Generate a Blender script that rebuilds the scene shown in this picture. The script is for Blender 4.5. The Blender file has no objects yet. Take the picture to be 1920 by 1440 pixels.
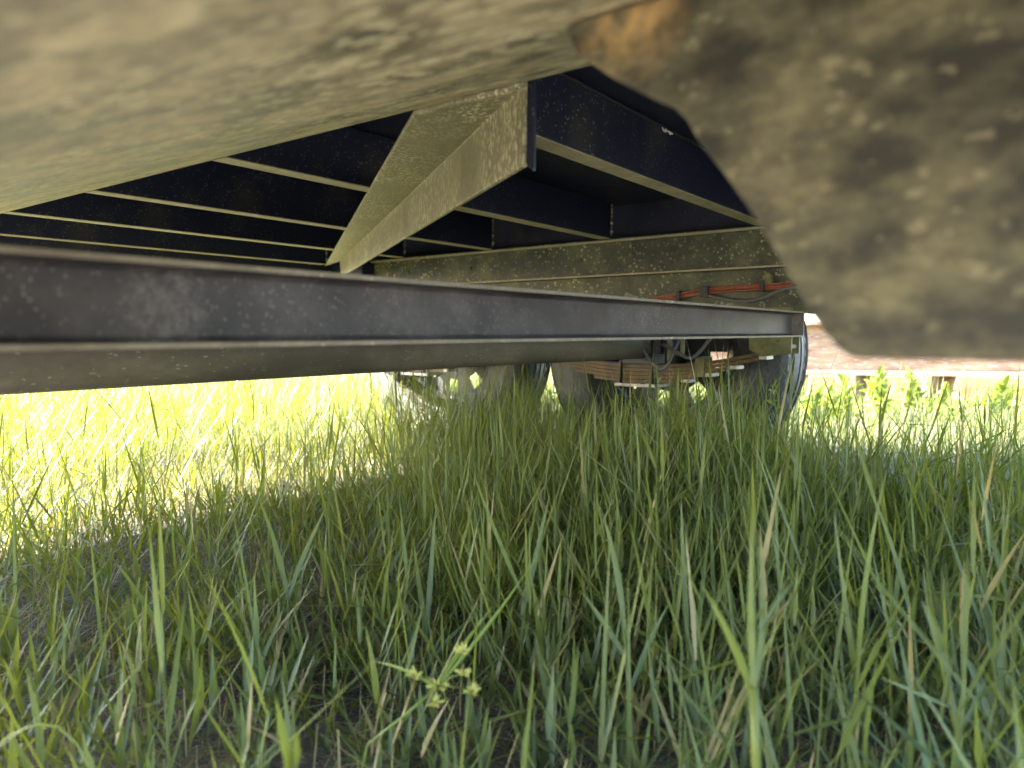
import bpy, bmesh, math, random
import numpy as np
from mathutils import Vector, Matrix

random.seed(7)
rng = np.random.default_rng(11)
PI = math.pi
scene = bpy.context.scene
COL = scene.collection

# ------------------------------------------------------------------ camera, sky, sun, exposure
CAM_Z = 0.40
cam_data = bpy.data.cameras.new("camera")
cam = bpy.data.objects.new("camera", cam_data)
COL.objects.link(cam)
cam.location = (0, 0, CAM_Z)
cam.rotation_euler = (math.radians(90 - 4.17), 0, math.radians(37.3 - 90))
cam_data.sensor_width = 36.0
cam_data.lens = 36.0 * 1331.0 / 1920.0
cam_data.clip_start = 0.01
cam_data.clip_end = 600
cam_data.dof.use_dof = True
cam_data.dof.focus_distance = 1.15
cam_data.dof.aperture_fstop = 5.2
scene.camera = cam

SUN_EL = math.radians(36)
SUN_H = Vector((-0.62, 0.785, 0)).normalized()          # horizontal direction towards the sun
world = bpy.data.worlds.new("World")
scene.world = world
world.use_nodes = True
wn = world.node_tree
bg = wn.nodes["Background"]
sky = wn.nodes.new("ShaderNodeTexSky")
sky.sky_type = 'NISHITA'
sky.sun_disc = False
sky.sun_elevation = SUN_EL
sky.sun_rotation = math.atan2(SUN_H.x, SUN_H.y)
sky.air_density = 1.0
sky.dust_density = 1.2
wn.links.new(sky.outputs[0], bg.inputs[0])
bg.inputs[1].default_value = 0.085

sun_data = bpy.data.lights.new("sun", 'SUN')
sun_data.energy = 4.4
sun_data.angle = math.radians(0.53)
sun_data.color = (1.0, 0.93, 0.80)
sun = bpy.data.objects.new("sun", sun_data)
COL.objects.link(sun)
sd = SUN_H * math.cos(SUN_EL) + Vector((0, 0, math.sin(SUN_EL)))
sun.rotation_euler = sd.to_track_quat('Z', 'Y').to_euler()
sun.location = sd * 20

vs = scene.view_settings
scene.display_settings.display_device = 'sRGB'
vs.view_transform = 'Standard'
vs.look = 'None'
vs.exposure = 4.35
vs.gamma = 1.0
vs.use_curve_mapping = False
try:
    scene.cycles.use_denoising = True
    scene.cycles.sample_clamp_indirect = 6.0
except Exception:
    pass

# ------------------------------------------------------------------ node helpers
def new_mat(name):
    m = bpy.data.materials.new(name)
    m.use_nodes = True
    nt = m.node_tree
    b = nt.nodes["Principled BSDF"]
    return m, nt, b

def N(nt, t, **kw):
    n = nt.nodes.new(t)
    for k, v in kw.items():
        if hasattr(n, k):
            setattr(n, k, v)
        else:
            n.inputs[k].default_value = v
    return n

def L(nt, a, b):
    nt.links.new(a, b)

def coords(nt, scale=(1, 1, 1)):
    tc = N(nt, "ShaderNodeTexCoord")
    mp = N(nt, "ShaderNodeMapping")
    mp.inputs["Scale"].default_value = scale
    L(nt, tc.outputs["Object"], mp.inputs["Vector"])
    return mp.outputs["Vector"]

def noise(nt, vec, scale, detail=4, rough=0.55):
    n = N(nt, "ShaderNodeTexNoise")
    n.inputs["Scale"].default_value = scale
    n.inputs["Detail"].default_value = detail
    n.inputs["Roughness"].default_value = rough
    L(nt, vec, n.inputs["Vector"])
    return n.outputs["Fac"]

def ramp(nt, fac, lo, hi, a=0.0, b=1.0):
    r = N(nt, "ShaderNodeMapRange")
    r.inputs["From Min"].default_value = lo
    r.inputs["From Max"].default_value = hi
    r.inputs["To Min"].default_value = a
    r.inputs["To Max"].default_value = b
    L(nt, fac, r.inputs["Value"])
    return r.outputs["Result"]

def mul(nt, a, b, op='MULTIPLY'):
    m = N(nt, "ShaderNodeMath", operation=op)
    for i, s in enumerate((a, b)):
        if isinstance(s, (int, float)):
            m.inputs[i].default_value = s
        else:
            L(nt, s, m.inputs[i])
    m.use_clamp = True
    return m.outputs[0]

def mixc(nt, fac, a, b):
    m = N(nt, "ShaderNodeMix", data_type='RGBA')
    for key, s in ((0, fac), (6, a), (7, b)):
        if isinstance(s, (int, float)):
            m.inputs[key].default_value = s
        elif isinstance(s, tuple):
            m.inputs[key].default_value = (*s, 1) if len(s) == 3 else s
        else:
            L(nt, s, m.inputs[key])
    return m.outputs[2]

def specks(nt, vec, scale, size, keep):
    """small irregular dots: voronoi cells, only some of them, each with its own radius"""
    wob = N(nt, "ShaderNodeTexNoise")
    wob.inputs["Scale"].default_value = scale * 1.7
    wob.inputs["Detail"].default_value = 3
    L(nt, vec, wob.inputs["Vector"])
    off = N(nt, "ShaderNodeVectorMath", operation='MULTIPLY_ADD')
    k = 1.1 / scale
    off.inputs[1].default_value = (k, k, k)
    L(nt, wob.outputs["Color"], off.inputs[0]); L(nt, vec, off.inputs[2])
    v = N(nt, "ShaderNodeTexVoronoi")
    v.inputs["Scale"].default_value = scale
    L(nt, off.outputs[0], v.inputs["Vector"])
    sep = N(nt, "ShaderNodeSeparateColor")
    L(nt, v.outputs["Color"], sep.inputs[0])
    on = ramp(nt, sep.outputs[0], keep, keep + 0.05, 1, 0)
    rad = ramp(nt, sep.outputs[1], 0, 1, size * 0.25, size)
    d = N(nt, "ShaderNodeMath", operation='SUBTRACT')
    L(nt, rad, d.inputs[0]); L(nt, v.outputs["Distance"], d.inputs[1])
    s = ramp(nt, d.outputs[0], 0.0, 0.08)
    return mul(nt, s, on)

def bump(nt, bsdf, height, strength, dist=0.002):
    b = N(nt, "ShaderNodeBump")
    b.inputs["Strength"].default_value = strength
    b.inputs["Distance"].default_value = dist
    L(nt, height, b.inputs["Height"])
    L(nt, b.outputs[0], bsdf.inputs["Normal"])

def steel(name, base, dust, dust_lo, dust_hi, dust_scale=9, stretch=(1, 1, 1), speck=(160, 0.42, 0.5), speck_col=(.42, .40, .33),
          speck_amt=1.0, rough=0.38, rust=None, rust_lo=0.62, fine=120, spec=0.5, smear=None, spot=None):
    m, nt, b = new_mat(name)
    v0 = coords(nt)
    v = coords(nt, stretch)
    n1 = noise(nt, v, dust_scale, 6, 0.62)
    n2 = noise(nt, v, fine, 3, 0.6)
    n3 = noise(nt, v, dust_scale * 4.3, 4, 0.6)
    f = ramp(nt, n1, dust_lo, dust_hi)
    f = mul(nt, f, ramp(nt, n3, 0.25, 0.7, 0.45, 1.0))
    f = mul(nt, f, ramp(nt, n2, 0.3, 0.65, 0.55, 1.0))
    c = mixc(nt, f, base, dust)
    if rust:
        rf = ramp(nt, noise(nt, v0, dust_scale * 0.8, 5, 0.6), rust_lo, rust_lo + 0.1)
        c = mixc(nt, rf, c, rust)
    s = specks(nt, v, *speck)
    s2 = specks(nt, v, speck[0] * 0.55, speck[1] * 0.55, speck[2] * 0.35)
    patch = ramp(nt, noise(nt, v0, 7, 2), 0.38, 0.62, 0.15, 1.0)
    s = mul(nt, mul(nt, s, s2, 'MAXIMUM'), patch)
    s = mul(nt, s, speck_amt)
    c = mixc(nt, s, c, speck_col)
    if spot:
        sub = N(nt, "ShaderNodeVectorMath", operation='SUBTRACT'); sub.inputs[1].default_value = spot[0]
        L(nt, v0, sub.inputs[0])
        ln = N(nt, "ShaderNodeVectorMath", operation='LENGTH'); L(nt, sub.outputs[0], ln.inputs[0])
        near = ramp(nt, ln.outputs["Value"], spot[1] * .35, spot[1], 1, 0)
        c = mixc(nt, mul(nt, near, ramp(nt, noise(nt, v0, 70, 4), .35, .6, .1, .9)), c, spot[2])
    if smear:
        sx = N(nt, "ShaderNodeSeparateXYZ"); L(nt, v0, sx.inputs[0])
        dx = N(nt, "ShaderNodeMath", operation='SUBTRACT'); L(nt, sx.outputs[0], dx.inputs[0]); dx.inputs[1].default_value = smear[0]
        ab = N(nt, "ShaderNodeMath", operation='ABSOLUTE'); L(nt, dx.outputs[0], ab.inputs[0])
        band = ramp(nt, ab.outputs[0], smear[1] * .6, smear[1], 1, 0)
        c = mixc(nt, mul(nt, band, ramp(nt, noise(nt, v0, 170, 5, .7), .44, .68, 0, .55)), c, (.20, .18, .165))
    L(nt, c, b.inputs["Base Color"])
    r = ramp(nt, mul(nt, f, s, 'MAXIMUM'), 0, 1, rough, 0.8)
    L(nt, r, b.inputs["Roughness"])
    b.inputs["Specular IOR Level"].default_value = spec
    hsum = mul(nt, mul(nt, f, 0.4), mul(nt, n2, 0.3), 'ADD')
    bump(nt, b, hsum, 0.25, 0.0015)
    return m

def plain(name, col, rough=0.6, var=0.25, scale=30, metallic=0.0, col2=None, stretch=(1, 1, 1), bmp=0.2):
    m, nt, b = new_mat(name)
    v = coords(nt, stretch)
    n = noise(nt, v, scale, 5, 0.6)
    c2 = col2 or tuple(x * (1 - var) for x in col)
    c = mixc(nt, ramp(nt, n, 0.35, 0.65), c2, col)
    L(nt, c, b.inputs["Base Color"])
    b.inputs["Roughness"].default_value = rough
    b.inputs["Metallic"].default_value = metallic
    bump(nt, b, n, bmp, 0.002)
    return m

M = {}
M['member'] = steel("black_painted_steel", (.012, .015, .034), (.07, .065, .045), .54, .82, 7, speck=(230, .42, .25), rough=.42, spec=.35, speck_amt=.3)  # blue in the base colour stands in for sky sheen on black paint
M['member_edge'] = steel("lit_flange_steel", (.24, .22, .14), (.48, .43, .26), .30, .6, 14, speck=(160, .4, .4), rough=.6)  # pale tone paints the light on the flange undersides
M['plate'] = steel("dusty_near_plate", (.13, .115, .07), (.66, .56, .33), .38, .60, 15, stretch=(1.3, .75, 1), speck=(105, .75, .42), speck_col=(.76, .69, .42),
                   rough=.55, rust=(.42, .20, .06), rust_lo=.66, speck_amt=.75)
M['gusset'] = steel("dusty_gusset_plate", (.036, .035, .024), (.30, .27, .145), .40, .68, 34, stretch=(1, .7, 1.3), speck=(150, .6, .32), speck_col=(.46, .41, .24), speck_amt=.35,
                    rough=.55, rust=(.40, .22, .07), rust_lo=.70, spot=((-.005, .262, .155), .032, (.50, .33, .13)))
M['brace'] = steel("dusty_angle_steel", (.17, .155, .085), (.32, .29, .16), .35, .62, 12, stretch=(1.2, 1.2, .45), speck=(230, .7, .7), speck_col=(.55, .51, .33), rough=.45)
M['rail'] = steel("mossy_dusty_rail", (.028, .03, .018), (.17, .165, .085), .40, .68, 11, stretch=(1, 1, 1), speck=(120, .5, .55), speck_col=(.36, .34, .2), rough=.55)
M['lip'] = steel("bright_lit_lip", (.22, .20, .12), (.40, .36, .22), .3, .6, 12, rough=.6)  # bright colour stands in for light along the rail lips
M['beam'] = steel("satin_black_beam", (.034, .029, .032), (.14, .125, .12), .40, .74, 10, speck=(360, .42, .30), speck_col=(.28, .25, .21), rough=.5,
                  rust=(.20, .15, .09), rust_lo=.68, spec=.22, smear=(-.455, .028), speck_amt=.5)
M['beamlip'] = steel("lit_beam_lip", (.15, .125, .09), (.26, .23, .17), .35, .6, 30, rough=.6, spec=.25)  # light caught by the beam's flange edges, put into their colour
M['axle'] = steel("dusty_axle_tube", (.07, .064, .05), (.18, .16, .115), .40, .7, 12, stretch=(.5, 1, 1), speck=(260, .4, .3), speck_col=(.34, .31, .24), speck_amt=.6, rough=.5, spec=.3)
M['spring'] = plain("rusty_spring_leaf", (.14, .085, .032), .65, .5, 60)
M['spring_end'] = plain("pale_scraped_steel", (.55, .5, .45), .5, .2, 60)
M['hanger'] = plain("dusty_olive_hanger", (.17, .16, .06), .6, .45, 50)
M['black'] = plain("black_steel", (.018, .018, .02), .5, .3, 40)
M['rim'] = plain("dark_rim_steel", (.03, .03, .032), .45, .4, 40)
M['red_wire'] = plain("orange_red_wire", (.30, .085, .045), .5, .3, 80)
M['grey_wire'] = plain("grey_cable", (.12, .12, .12), .45, .2, 80)
M['white_bead'] = plain("pale_paint_bead", (.75, .7, .65), .5, .2, 80)
M['cream_timber'] = plain("cream_timber", (.5, .42, .27), .7, .3, 9, stretch=(1, 1, 6))
M['timber'] = plain("brown_timber", (.30, .17, .075), .75, .5, 8, stretch=(1, 1, 6), col2=(.17, .09, .04))

def tyre_mat():
    m, nt, b = new_mat("dusty_tyre_rubber")
    v = coords(nt)
    n = noise(nt, v, 14, 5)
    n2 = noise(nt, v, 90, 3)
    c = mixc(nt, mul(nt, ramp(nt, n, .35, .7), ramp(nt, n2, .3, .7)), (.020, .020, .022), (.10, .098, .10))
    L(nt, c, b.inputs["Base Color"])
    b.inputs["Roughness"].default_value = .52
    bump(nt, b, n2, .2, .001)
    return m
M['tyre'] = tyre_mat()

def rust_mat():
    m, nt, b = new_mat("rusty_girder")
    v = coords(nt, (.6, .6, 3))
    n = noise(nt, v, 6, 6, .65)
    n2 = noise(nt, v, 40, 4)
    c = mixc(nt, ramp(nt, n, .38, .62), (.19, .105, .055), (.36, .245, .155))
    c = mixc(nt, ramp(nt, n2, .55, .7), c, (.44, .38, .36))
    L(nt, c, b.inputs["Base Color"])
    b.inputs["Roughness"].default_value = .7
    bump(nt, b, n2, .4, .004)
    return m
M['rust'] = rust_mat()

def soil_mat():
    m, nt, b = new_mat("sandy_grey_soil")
    v = coords(nt)
    n = noise(nt, v, 5, 6, .6)
    n2 = noise(nt, v, 85, 5, .7)
    n3 = noise(nt, v, 260, 3, .6)
    c = mixc(nt, ramp(nt, n, .35, .65), (.055, .055, .058), (.15, .13, .11))
    c = mixc(nt, ramp(nt, n2, .5, .62), c, (.065, .062, .062))
    c = mixc(nt, mul(nt, ramp(nt, n3, .56, .66), .7), c, (.34, .30, .26))
    far = ramp(nt, noise(nt, v, 1.3, 4), .4, .6)
    L(nt, c, b.inputs["Base Color"])
    b.inputs["Roughness"].default_value = .95
    h = mul(nt, n2, n3, 'ADD')
    bump(nt, b, n2, .8, .012)
    return m
M['soil'] = soil_mat()

def grass_mat(name, greens, tip, trans_col, rough=.38, base_tan=(.10, .075, .04), tw=.26):
    """vertex attribute 'tint': r random per blade, g position base..tip of the stem, b dryness"""
    m, nt, b = new_mat(name)
    at = N(nt, "ShaderNodeAttribute", attribute_name="tint")
    sep = N(nt, "ShaderNodeSeparateColor")
    L(nt, at.outputs["Color"], sep.inputs[0])
    r, g, d = sep.outputs[0], sep.outputs[1], sep.outputs[2]
    c = mixc(nt, r, greens[0], greens[1])
    c = mixc(nt, ramp(nt, g, .55, 1.0, 0, .45), c, tip)
    c = mixc(nt, ramp(nt, g, .10, .62, .95, 0), c, base_tan)  # brown stem base, darkened further to paint shade between the stems
    c = mixc(nt, d, c, (.42, .33, .17))
    v = coords(nt)
    c = mixc(nt, ramp(nt, noise(nt, v, 60, 3), .3, .7, 0, .35), c, greens[0])
    L(nt, c, b.inputs["Base Color"])
    b.inputs["Roughness"].default_value = rough
    b.inputs["Specular IOR Level"].default_value = .32
    tr = N(nt, "ShaderNodeBsdfTranslucent")
    tc = mixc(nt, d, trans_col, (.40, .28, .10))
    tc = mixc(nt, mul(nt, r, .35), tc, (.10, .20, .02))
    L(nt, tc, tr.inputs["Color"])
    mx = N(nt, "ShaderNodeMixShader")
    mx.inputs[0].default_value = tw
    L(nt, b.outputs[0], mx.inputs[1]); L(nt, tr.outputs[0], mx.inputs[2])
    out = nt.nodes["Material Output"]
    L(nt, mx.outputs[0], out.inputs["Surface"])
    return m
M['grass'] = grass_mat("grass_blade", ((.046, .086, .054), (.145, .168, .024)), (.20, .22, .055), (.36, .38, .015))
M['weed'] = grass_mat("weed_leaf", ((.10, .16, .03), (.17, .21, .035)), (.19, .22, .035), (.34, .38, .03), base_tan=(.10, .14, .04))
M['seed'] = grass_mat("sedge_spikelet", ((.40, .42, .10), (.55, .50, .16)), (.58, .54, .20), (.5, .5, .12), rough=.6, base_tan=(.45, .42, .12))
M['straw'] = grass_mat("dry_straw", ((.28, .22, .13), (.40, .32, .20)), (.40, .33, .21), (.3, .22, .10), rough=.6)

# ------------------------------------------------------------------ object helpers
WORLD_LOC = {}

def link(o, parent=None, world_loc=(0, 0, 0)):
    COL.objects.link(o)
    wl = Vector(world_loc)
    if parent is not None:
        o.parent = parent
        o.location = wl - WORLD_LOC[parent.name]
    else:
        o.location = wl
    WORLD_LOC[o.name] = wl
    return o

def props(o, label=None, category=None, group=None, kind=None):
    for k, v in (("label", label), ("category", category), ("group", group), ("kind", kind)):
        if v:
            o[k] = v
    return o

def empty(name, loc, label, category, group=None):
    o = bpy.data.objects.new(name, None)
    o.empty_display_size = .1
    link(o, None, loc)
    return props(o, label, category, group)

def obj(name, vf, mat, parent=None, smooth=False, bevel=0.0, origin=None):
    """one mesh object from world-space verts; its origin sits at the middle of its base"""
    verts, faces = vf
    verts = [Vector(v) for v in verts]
    if origin is None:
        xs = [v.x for v in verts]; ys = [v.y for v in verts]; zs = [v.z for v in verts]
        origin = Vector(((min(xs) + max(xs)) / 2, (min(ys) + max(ys)) / 2, min(zs)))
    origin = Vector(origin)
    me = bpy.data.meshes.new(name)
    me.from_pydata([v - origin for v in verts], [], faces)
    bm = bmesh.new(); bm.from_mesh(me)
    bmesh.ops.recalc_face_normals(bm, faces=bm.faces)
    bm.to_mesh(me); bm.free()
    me.materials.append(mat)
    if smooth:
        me.polygons.foreach_set("use_smooth", [True] * len(me.polygons))
    o = bpy.data.objects.new(name, me)
    link(o, parent, origin)
    if bevel > 0:
        bv = o.modifiers.new("bevel", 'BEVEL')
        bv.width = bevel; bv.segments = 2; bv.limit_method = 'ANGLE'; bv.angle_limit = math.radians(40)
    return o

def join(*vfs):
    V, F = [], []
    for v, f in vfs:
        k = len(V)
        V += list(v)
        F += [tuple(i + k for i in q) for q in f]
    return V, F

def box(x0, x1, y0, y1, z0, z1):
    v = [(x, y, z) for z in (z0, z1) for y in (y0, y1) for x in (x0, x1)]
    f = [(0, 1, 3, 2), (4, 5, 7, 6), (0, 1, 5, 4), (2, 3, 7, 6), (0, 2, 6, 4), (1, 3, 7, 5)]
    return v, f

def loft(A, B):
    """prism between two polygons with the same number of corners"""
    n = len(A)
    f = [tuple(range(n)), tuple(range(n, 2 * n))]
    f += [(i, (i + 1) % n, n + (i + 1) % n, n + i) for i in range(n)]
    return list(A) + list(B), f

def prism_u(profile_vz, u0, u1):
    return loft([(u0, a, b) for a, b in profile_vz], [(u1, a, b) for a, b in profile_vz])

def prism_v(profile_uz, v0, v1):
    return loft([(a, v0, b) for a, b in profile_uz], [(a, v1, b) for a, b in profile_uz])

def tube(path, r, n=8):
    P = [Vector(p) for p in path]
    V, F = [], []
    for i, p in enumerate(P):
        t = (P[min(i + 1, len(P) - 1)] - P[max(i - 1, 0)]).normalized()
        a = t.cross(Vector((0, 0, 1)))
        if a.length < 1e-3:
            a = t.cross(Vector((1, 0, 0)))
        a.normalize(); b = t.cross(a)
        rr = r[i] if isinstance(r, (list, tuple)) else r
        for k in range(n):
            w = 2 * PI * k / n
            V.append(tuple(p + a * rr * math.cos(w) + b * rr * math.sin(w)))
    for i in range(len(P) - 1):
        for k in range(n):
            F.append((i * n + k, i * n + (k + 1) % n, (i + 1) * n + (k + 1) % n, (i + 1) * n + k))
    F.append(tuple(range(n))); F.append(tuple(range((len(P) - 1) * n, len(P) * n)))
    return V, F

def lathe_u(profile, center, n=64, closed=True):
    """profile of (du, r) spun about the u axis through center"""
    V, F = [], []
    m = len(profile)
    for k in range(n):
        a = 2 * PI * k / n
        for du, r in profile:
            V.append((center[0] + du, center[1] + r * math.cos(a), center[2] + r * math.sin(a)))
    for k in range(n):
        k2 = (k + 1) % n
        for j in range(m if closed else m - 1):
            j2 = (j + 1) % m
            F.append((k * m + j, k * m + j2, k2 * m + j2, k2 * m + j))
    return V, F

# ------------------------------------------------------------------ ground
def value_noise(x, y, seed=0, cell=1.0):
    g = np.random.default_rng(seed).random((64, 64))
    X = x / cell + 31.3; Y = y / cell + 17.7
    i = np.floor(X).astype(int); j = np.floor(Y).astype(int)
    fx = X - i; fy = Y - j
    fx = fx * fx * (3 - 2 * fx); fy = fy * fy * (3 - 2 * fy)
    G = lambda a, b: g[a % 64, b % 64]
    return (G(i, j) * (1 - fx) + G(i + 1, j) * fx) * (1 - fy) + (G(i, j + 1) * (1 - fx) + G(i + 1, j + 1) * fx) * fy

def ground_z(x, y):
    r = np.hypot(x, y)
    k = np.clip(1 - r / 9.0, 0, 1)
    return k * (0.030 * (value_noise(x, y, 3, .45) - .5) + 0.014 * (value_noise(x, y, 4, .11) - .5)) - .002

def make_ground():
    rad = np.concatenate([[0.02], np.geomspace(.15, 9, 90), np.geomspace(10, 420, 16)])
    na = 120
    V, F = [], []
    for r in rad:
        a = np.arange(na) * 2 * PI / na
        x, y = r * np.cos(a), r * np.sin(a)
        z = ground_z(x, y)
        V += list(zip(x, y, z))
    for i in range(len(rad) - 1):
        for k in range(na):
            F.append((i * na + k, i * na + (k + 1) % na, (i + 1) * na + (k + 1) % na, (i + 1) * na + k))
    F.append(tuple(range(na)))
    o = obj("ground", (V, F), M['soil'], smooth=True, origin=(0, 0, 0))
    props(o, "sandy grey soil under the grass and the trailer", None, None, "structure")
make_ground()

# ------------------------------------------------------------------ the trailer
T = empty("trailer", (1.0, 1.1, 0), "black steel trailer seen from beneath, with cross members, angle brace and tandem wheels", "trailer")

# sloping plate over the camera; its far edge runs along v
K = 0.335
ZE = .635
def plate_z(u): return ZE - (.553 - u) * K
th = .008
A = [(.523, 1.70, ZE), (.541, .88, ZE), (.551, .55, ZE), (.556, .33, ZE), (.556, -.30, ZE)]
B = [(-.14, 1.70, plate_z(-.14)), (-.14, .88, plate_z(-.14)), (-.14, .55, plate_z(-.14)), (-.14, .33, plate_z(-.14)), (-.14, -.30, plate_z(-.14))]
V = A + B + [(x, y, z + th) for x, y, z in A + B]
F = []
for i in range(4):
    F.append((i, i + 1, 5 + i + 1, 5 + i)); F.append((10 + i, 10 + i + 1, 15 + i + 1, 15 + i))
    F.append((i, i + 1, 10 + i + 1, 10 + i)); F.append((5 + i, 5 + i + 1, 15 + i + 1, 15 + i))
F += [(0, 5, 15, 10), (4, 9, 19, 14)]
o = obj("tongue_plate", (V, F), M['plate'], T, bevel=.0015)
rs = obj("rusty_edge", loft([(.5215, 1.69, ZE - .0006), (.5175, 1.69, ZE - .0022), (.5175, 1.69, ZE + .006), (.5235, 1.69, ZE + .006)], [(.5412, .87, ZE - .0006), (.5372, .87, ZE - .0022), (.5372, .87, ZE + .006), (.5422, .87, ZE + .006)]), M['spring'], o)
o["label"] = "dusty sloping plate just over the camera with rust along its edge"

# hanging gusset plate close to the lens on the right
gu = .300
gz = plate_z(gu)
pts = [(-.40, .3885), (0.0594, 0.3899), (0.0632, 0.3907), (0.0672, 0.3933), (0.0727, 0.3996), (0.078, 0.407), (0.1021, 0.4484), (0.1139, 0.4659), (0.1261, 0.4815), (0.1324, 0.4928), (0.1388, 0.4997), (0.1551, 0.5094), (0.169, 0.5183), (0.1807, 0.5274), (0.1907, 0.5349), (.197, gz - .001), (-.40, gz - .001)]
o = obj("gusset_plate", loft([(gu, a, b) for a, b in pts], [(gu + .010, a, b) for a, b in pts]), M['gusset'], T, bevel=.002)
o["label"] = "mud-specked hanging plate with a slanting edge, close to the camera on the right"

# diagonal angle-iron brace: level leg + standing leg, each leg is part of one rolled piece
nf, nl = Vector((.556, .408, .634)), Vector((.552, .548, .634))
ff, fl = Vector((1.545, 1.895, .634)), Vector((1.625, 2.075, .634))
pz = Vector((0, 0, 1))
pu = Vector((.825, -.565, 0)) * .006
def leg_pts(a, b):
    return [a, b]
lowN, lowF = Vector((.5565, .412, .5585)), Vector((1.50, 1.835, .579))
ang = []
tN = .006
ring0 = [nf, nl, nl + pz * tN, nf + pu + pz * tN, lowN + pu, lowN]
ring1 = [ff, fl, fl + pz * tN, ff + pu + pz * tN, lowF + pu, lowF]
ang = loft([tuple(p) for p in ring0], [tuple(p) for p in ring1])
o = obj("angle_brace", ang, M['brace'], T, bevel=.0014)
o["label"] = "dusty olive angle-iron brace running diagonally away under the cross members"
# bracket plate at the near end of the brace
o = obj("bracket", loft([(.5585, .400, .640), (.5585, .4075, .640), (.5585, .4085, .560), (.5585, .400, .552)], [(.5615, .3985, .640), (.5615, .406, .640), (.5615, .407, .560), (.5615, .3985, .552)]), M['member'], T, bevel=.001)
o = obj("weld_bead", tube([(.5535, .405 + .012 * i, .633 + .0012 * math.sin(i * 1.7)) for i in range(13)], [.003 + .0012 * ((i * 7) % 3) for i in range(13)], 7), M['brace'], T, smooth=True)

# cross members: C channels running across the trailer
CM_V = (.122, .505, .900, 1.283, 1.640, 2.025)
def channel_profile(v0):
    t, w, z0, z1 = .005, .033, .637, .724
    return [(v0, z0), (v0 + w, z0), (v0 + w, z0 + .005), (v0 + t, z0 + .005), (v0 + t, z1 - .005), (v0 + w, z1 - .005), (v0 + w, z1), (v0, z1)]
def cross_member():
    c = obj("cross_member", prism_u(channel_profile(CM_V[1]), -.415, 1.594), M['member'], T, bevel=.001)
    # underside of the flange, coloured pale as if lit
    e = obj("flange_face", box(-.41, 1.592, CM_V[1] + .001, CM_V[1] + .032, .6355, .6368), M['member_edge'], c)
    return c
cm0 = cross_member()
def dup_child(src, parent, dx=Vector((0, 0, 0))):
    c = src.copy(); COL.objects.link(c); c.parent = parent; c.location = src.location + dx
    return c
for v in CM_V:
    if v == CM_V[1]:
        continue
    c = dup_child(cm0, T, Vector((0, v - CM_V[1], 0)))
    for ch in cm0.children:
        dup_child(ch, c)
# fillet welds where the members meet the rail
for v in CM_V[1:]:
    obj("weld_bead", tube([(1.593, v - .001 + .0006 * math.sin(i * 2.3), .642 + .006 * i) for i in range(14)], [.0026 + .0012 * ((i * 7) % 3) for i in range(14)], 6), M['member_edge'], T, smooth=True)
# pale weld spatter on the first member
wb = []
for k in range(9):
    uu = 1.050 + .0045 * k + rng.normal() * .001
    wb.append(tube([(uu, .5035, .7195 + rng.normal() * .0015), (uu + .003, .5032, .7195 - .004 * rng.random())], .0013, 5))
o = obj("weld_spatter", join(*wb), M['white_bead'], T)
o = obj("weld_seam", tube([(.60 + .02 * i, .5045, .7225 + .0006 * math.sin(i * 2.1)) for i in range(48)], [.0016 + .0006 * ((i * 5) % 3) for i in range(48)], 6), M['black'], T, smooth=True)

# deck
o = obj("deck_plate", box(-.42, 1.665, -.06, 2.072, .7255, .750), M['member'], T)
o = obj("deck_plate", box(1.667, 1.78, -.06, .437, .7255, .750), M['member'], T)
o = obj("deck_plate", box(.80, 1.78, -.85, -.0625, .7255, .750), M['member'], T)  # unseen deck stretch, added to block sky light over the grass
o = obj("end_rail", box(.80, 1.80, -.875, -.852, .600, .760), M['member'], T, bevel=.002)  # unseen skirt, added with the deck stretch to keep sky light out
o = obj("side_rail", box(1.782, 1.80, -.85, .437, .452, .760), M['member'], T, bevel=.002)  # its forward run is unseen, lengthened to block sky from the right
o = obj("side_rail", box(-.45, -.422, -.07, 2.075, .640, .760), M['member'], T, bevel=.002)
o = obj("end_rail", box(-.45, 1.664, 2.076, 2.10, .600, .760), M['member'], T, bevel=.002)
o = obj("fender", prism_u([(.440, .455), (.446, .455), (.446, .734), (2.054, .734), (2.054, .56), (2.06, .56), (2.06, .740), (.440, .740)], 1.668, 1.935), M['black'], T, bevel=.001)

# right-hand frame rail: channel with lips coloured pale to read as lit, lower side plate under it
rv0, rv1 = -.05, 1.80
o = obj("frame_rail", prism_v([(1.600, .5435), (1.655, .5435), (1.655, .636), (1.597, .636), (1.597, .627), (1.609, .627), (1.609, .5485), (1.600, .5485)], rv0, rv1), M['rail'], T, bevel=.0008)
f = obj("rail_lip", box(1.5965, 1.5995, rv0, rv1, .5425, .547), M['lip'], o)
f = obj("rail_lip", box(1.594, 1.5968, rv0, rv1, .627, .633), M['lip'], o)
for v in (.35, .62, .98, 1.36, 1.62):
    obj("rail_bolt", lathe_u([(0, 0.0), (0, .0065), (-.0045, .0065), (-.0045, 0)], (1.6088, v + .02, .588), 6, closed=False), M['rail'], o)
o = obj("side_plate", box(1.628, 1.640, rv0, rv1 + .06, .440, .5433), M['rail'], T, bevel=.001)
o = obj("leak_cover", box(1.6565, 1.665, rv0, 2.0745, .545, .7252), M['member'], T)  # added plate that closes the light leak between rail and deck
o = obj("end_block", box(1.560, 1.66, 1.802, 1.90, .560, .6355), M['member'], T, bevel=.002)

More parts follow.
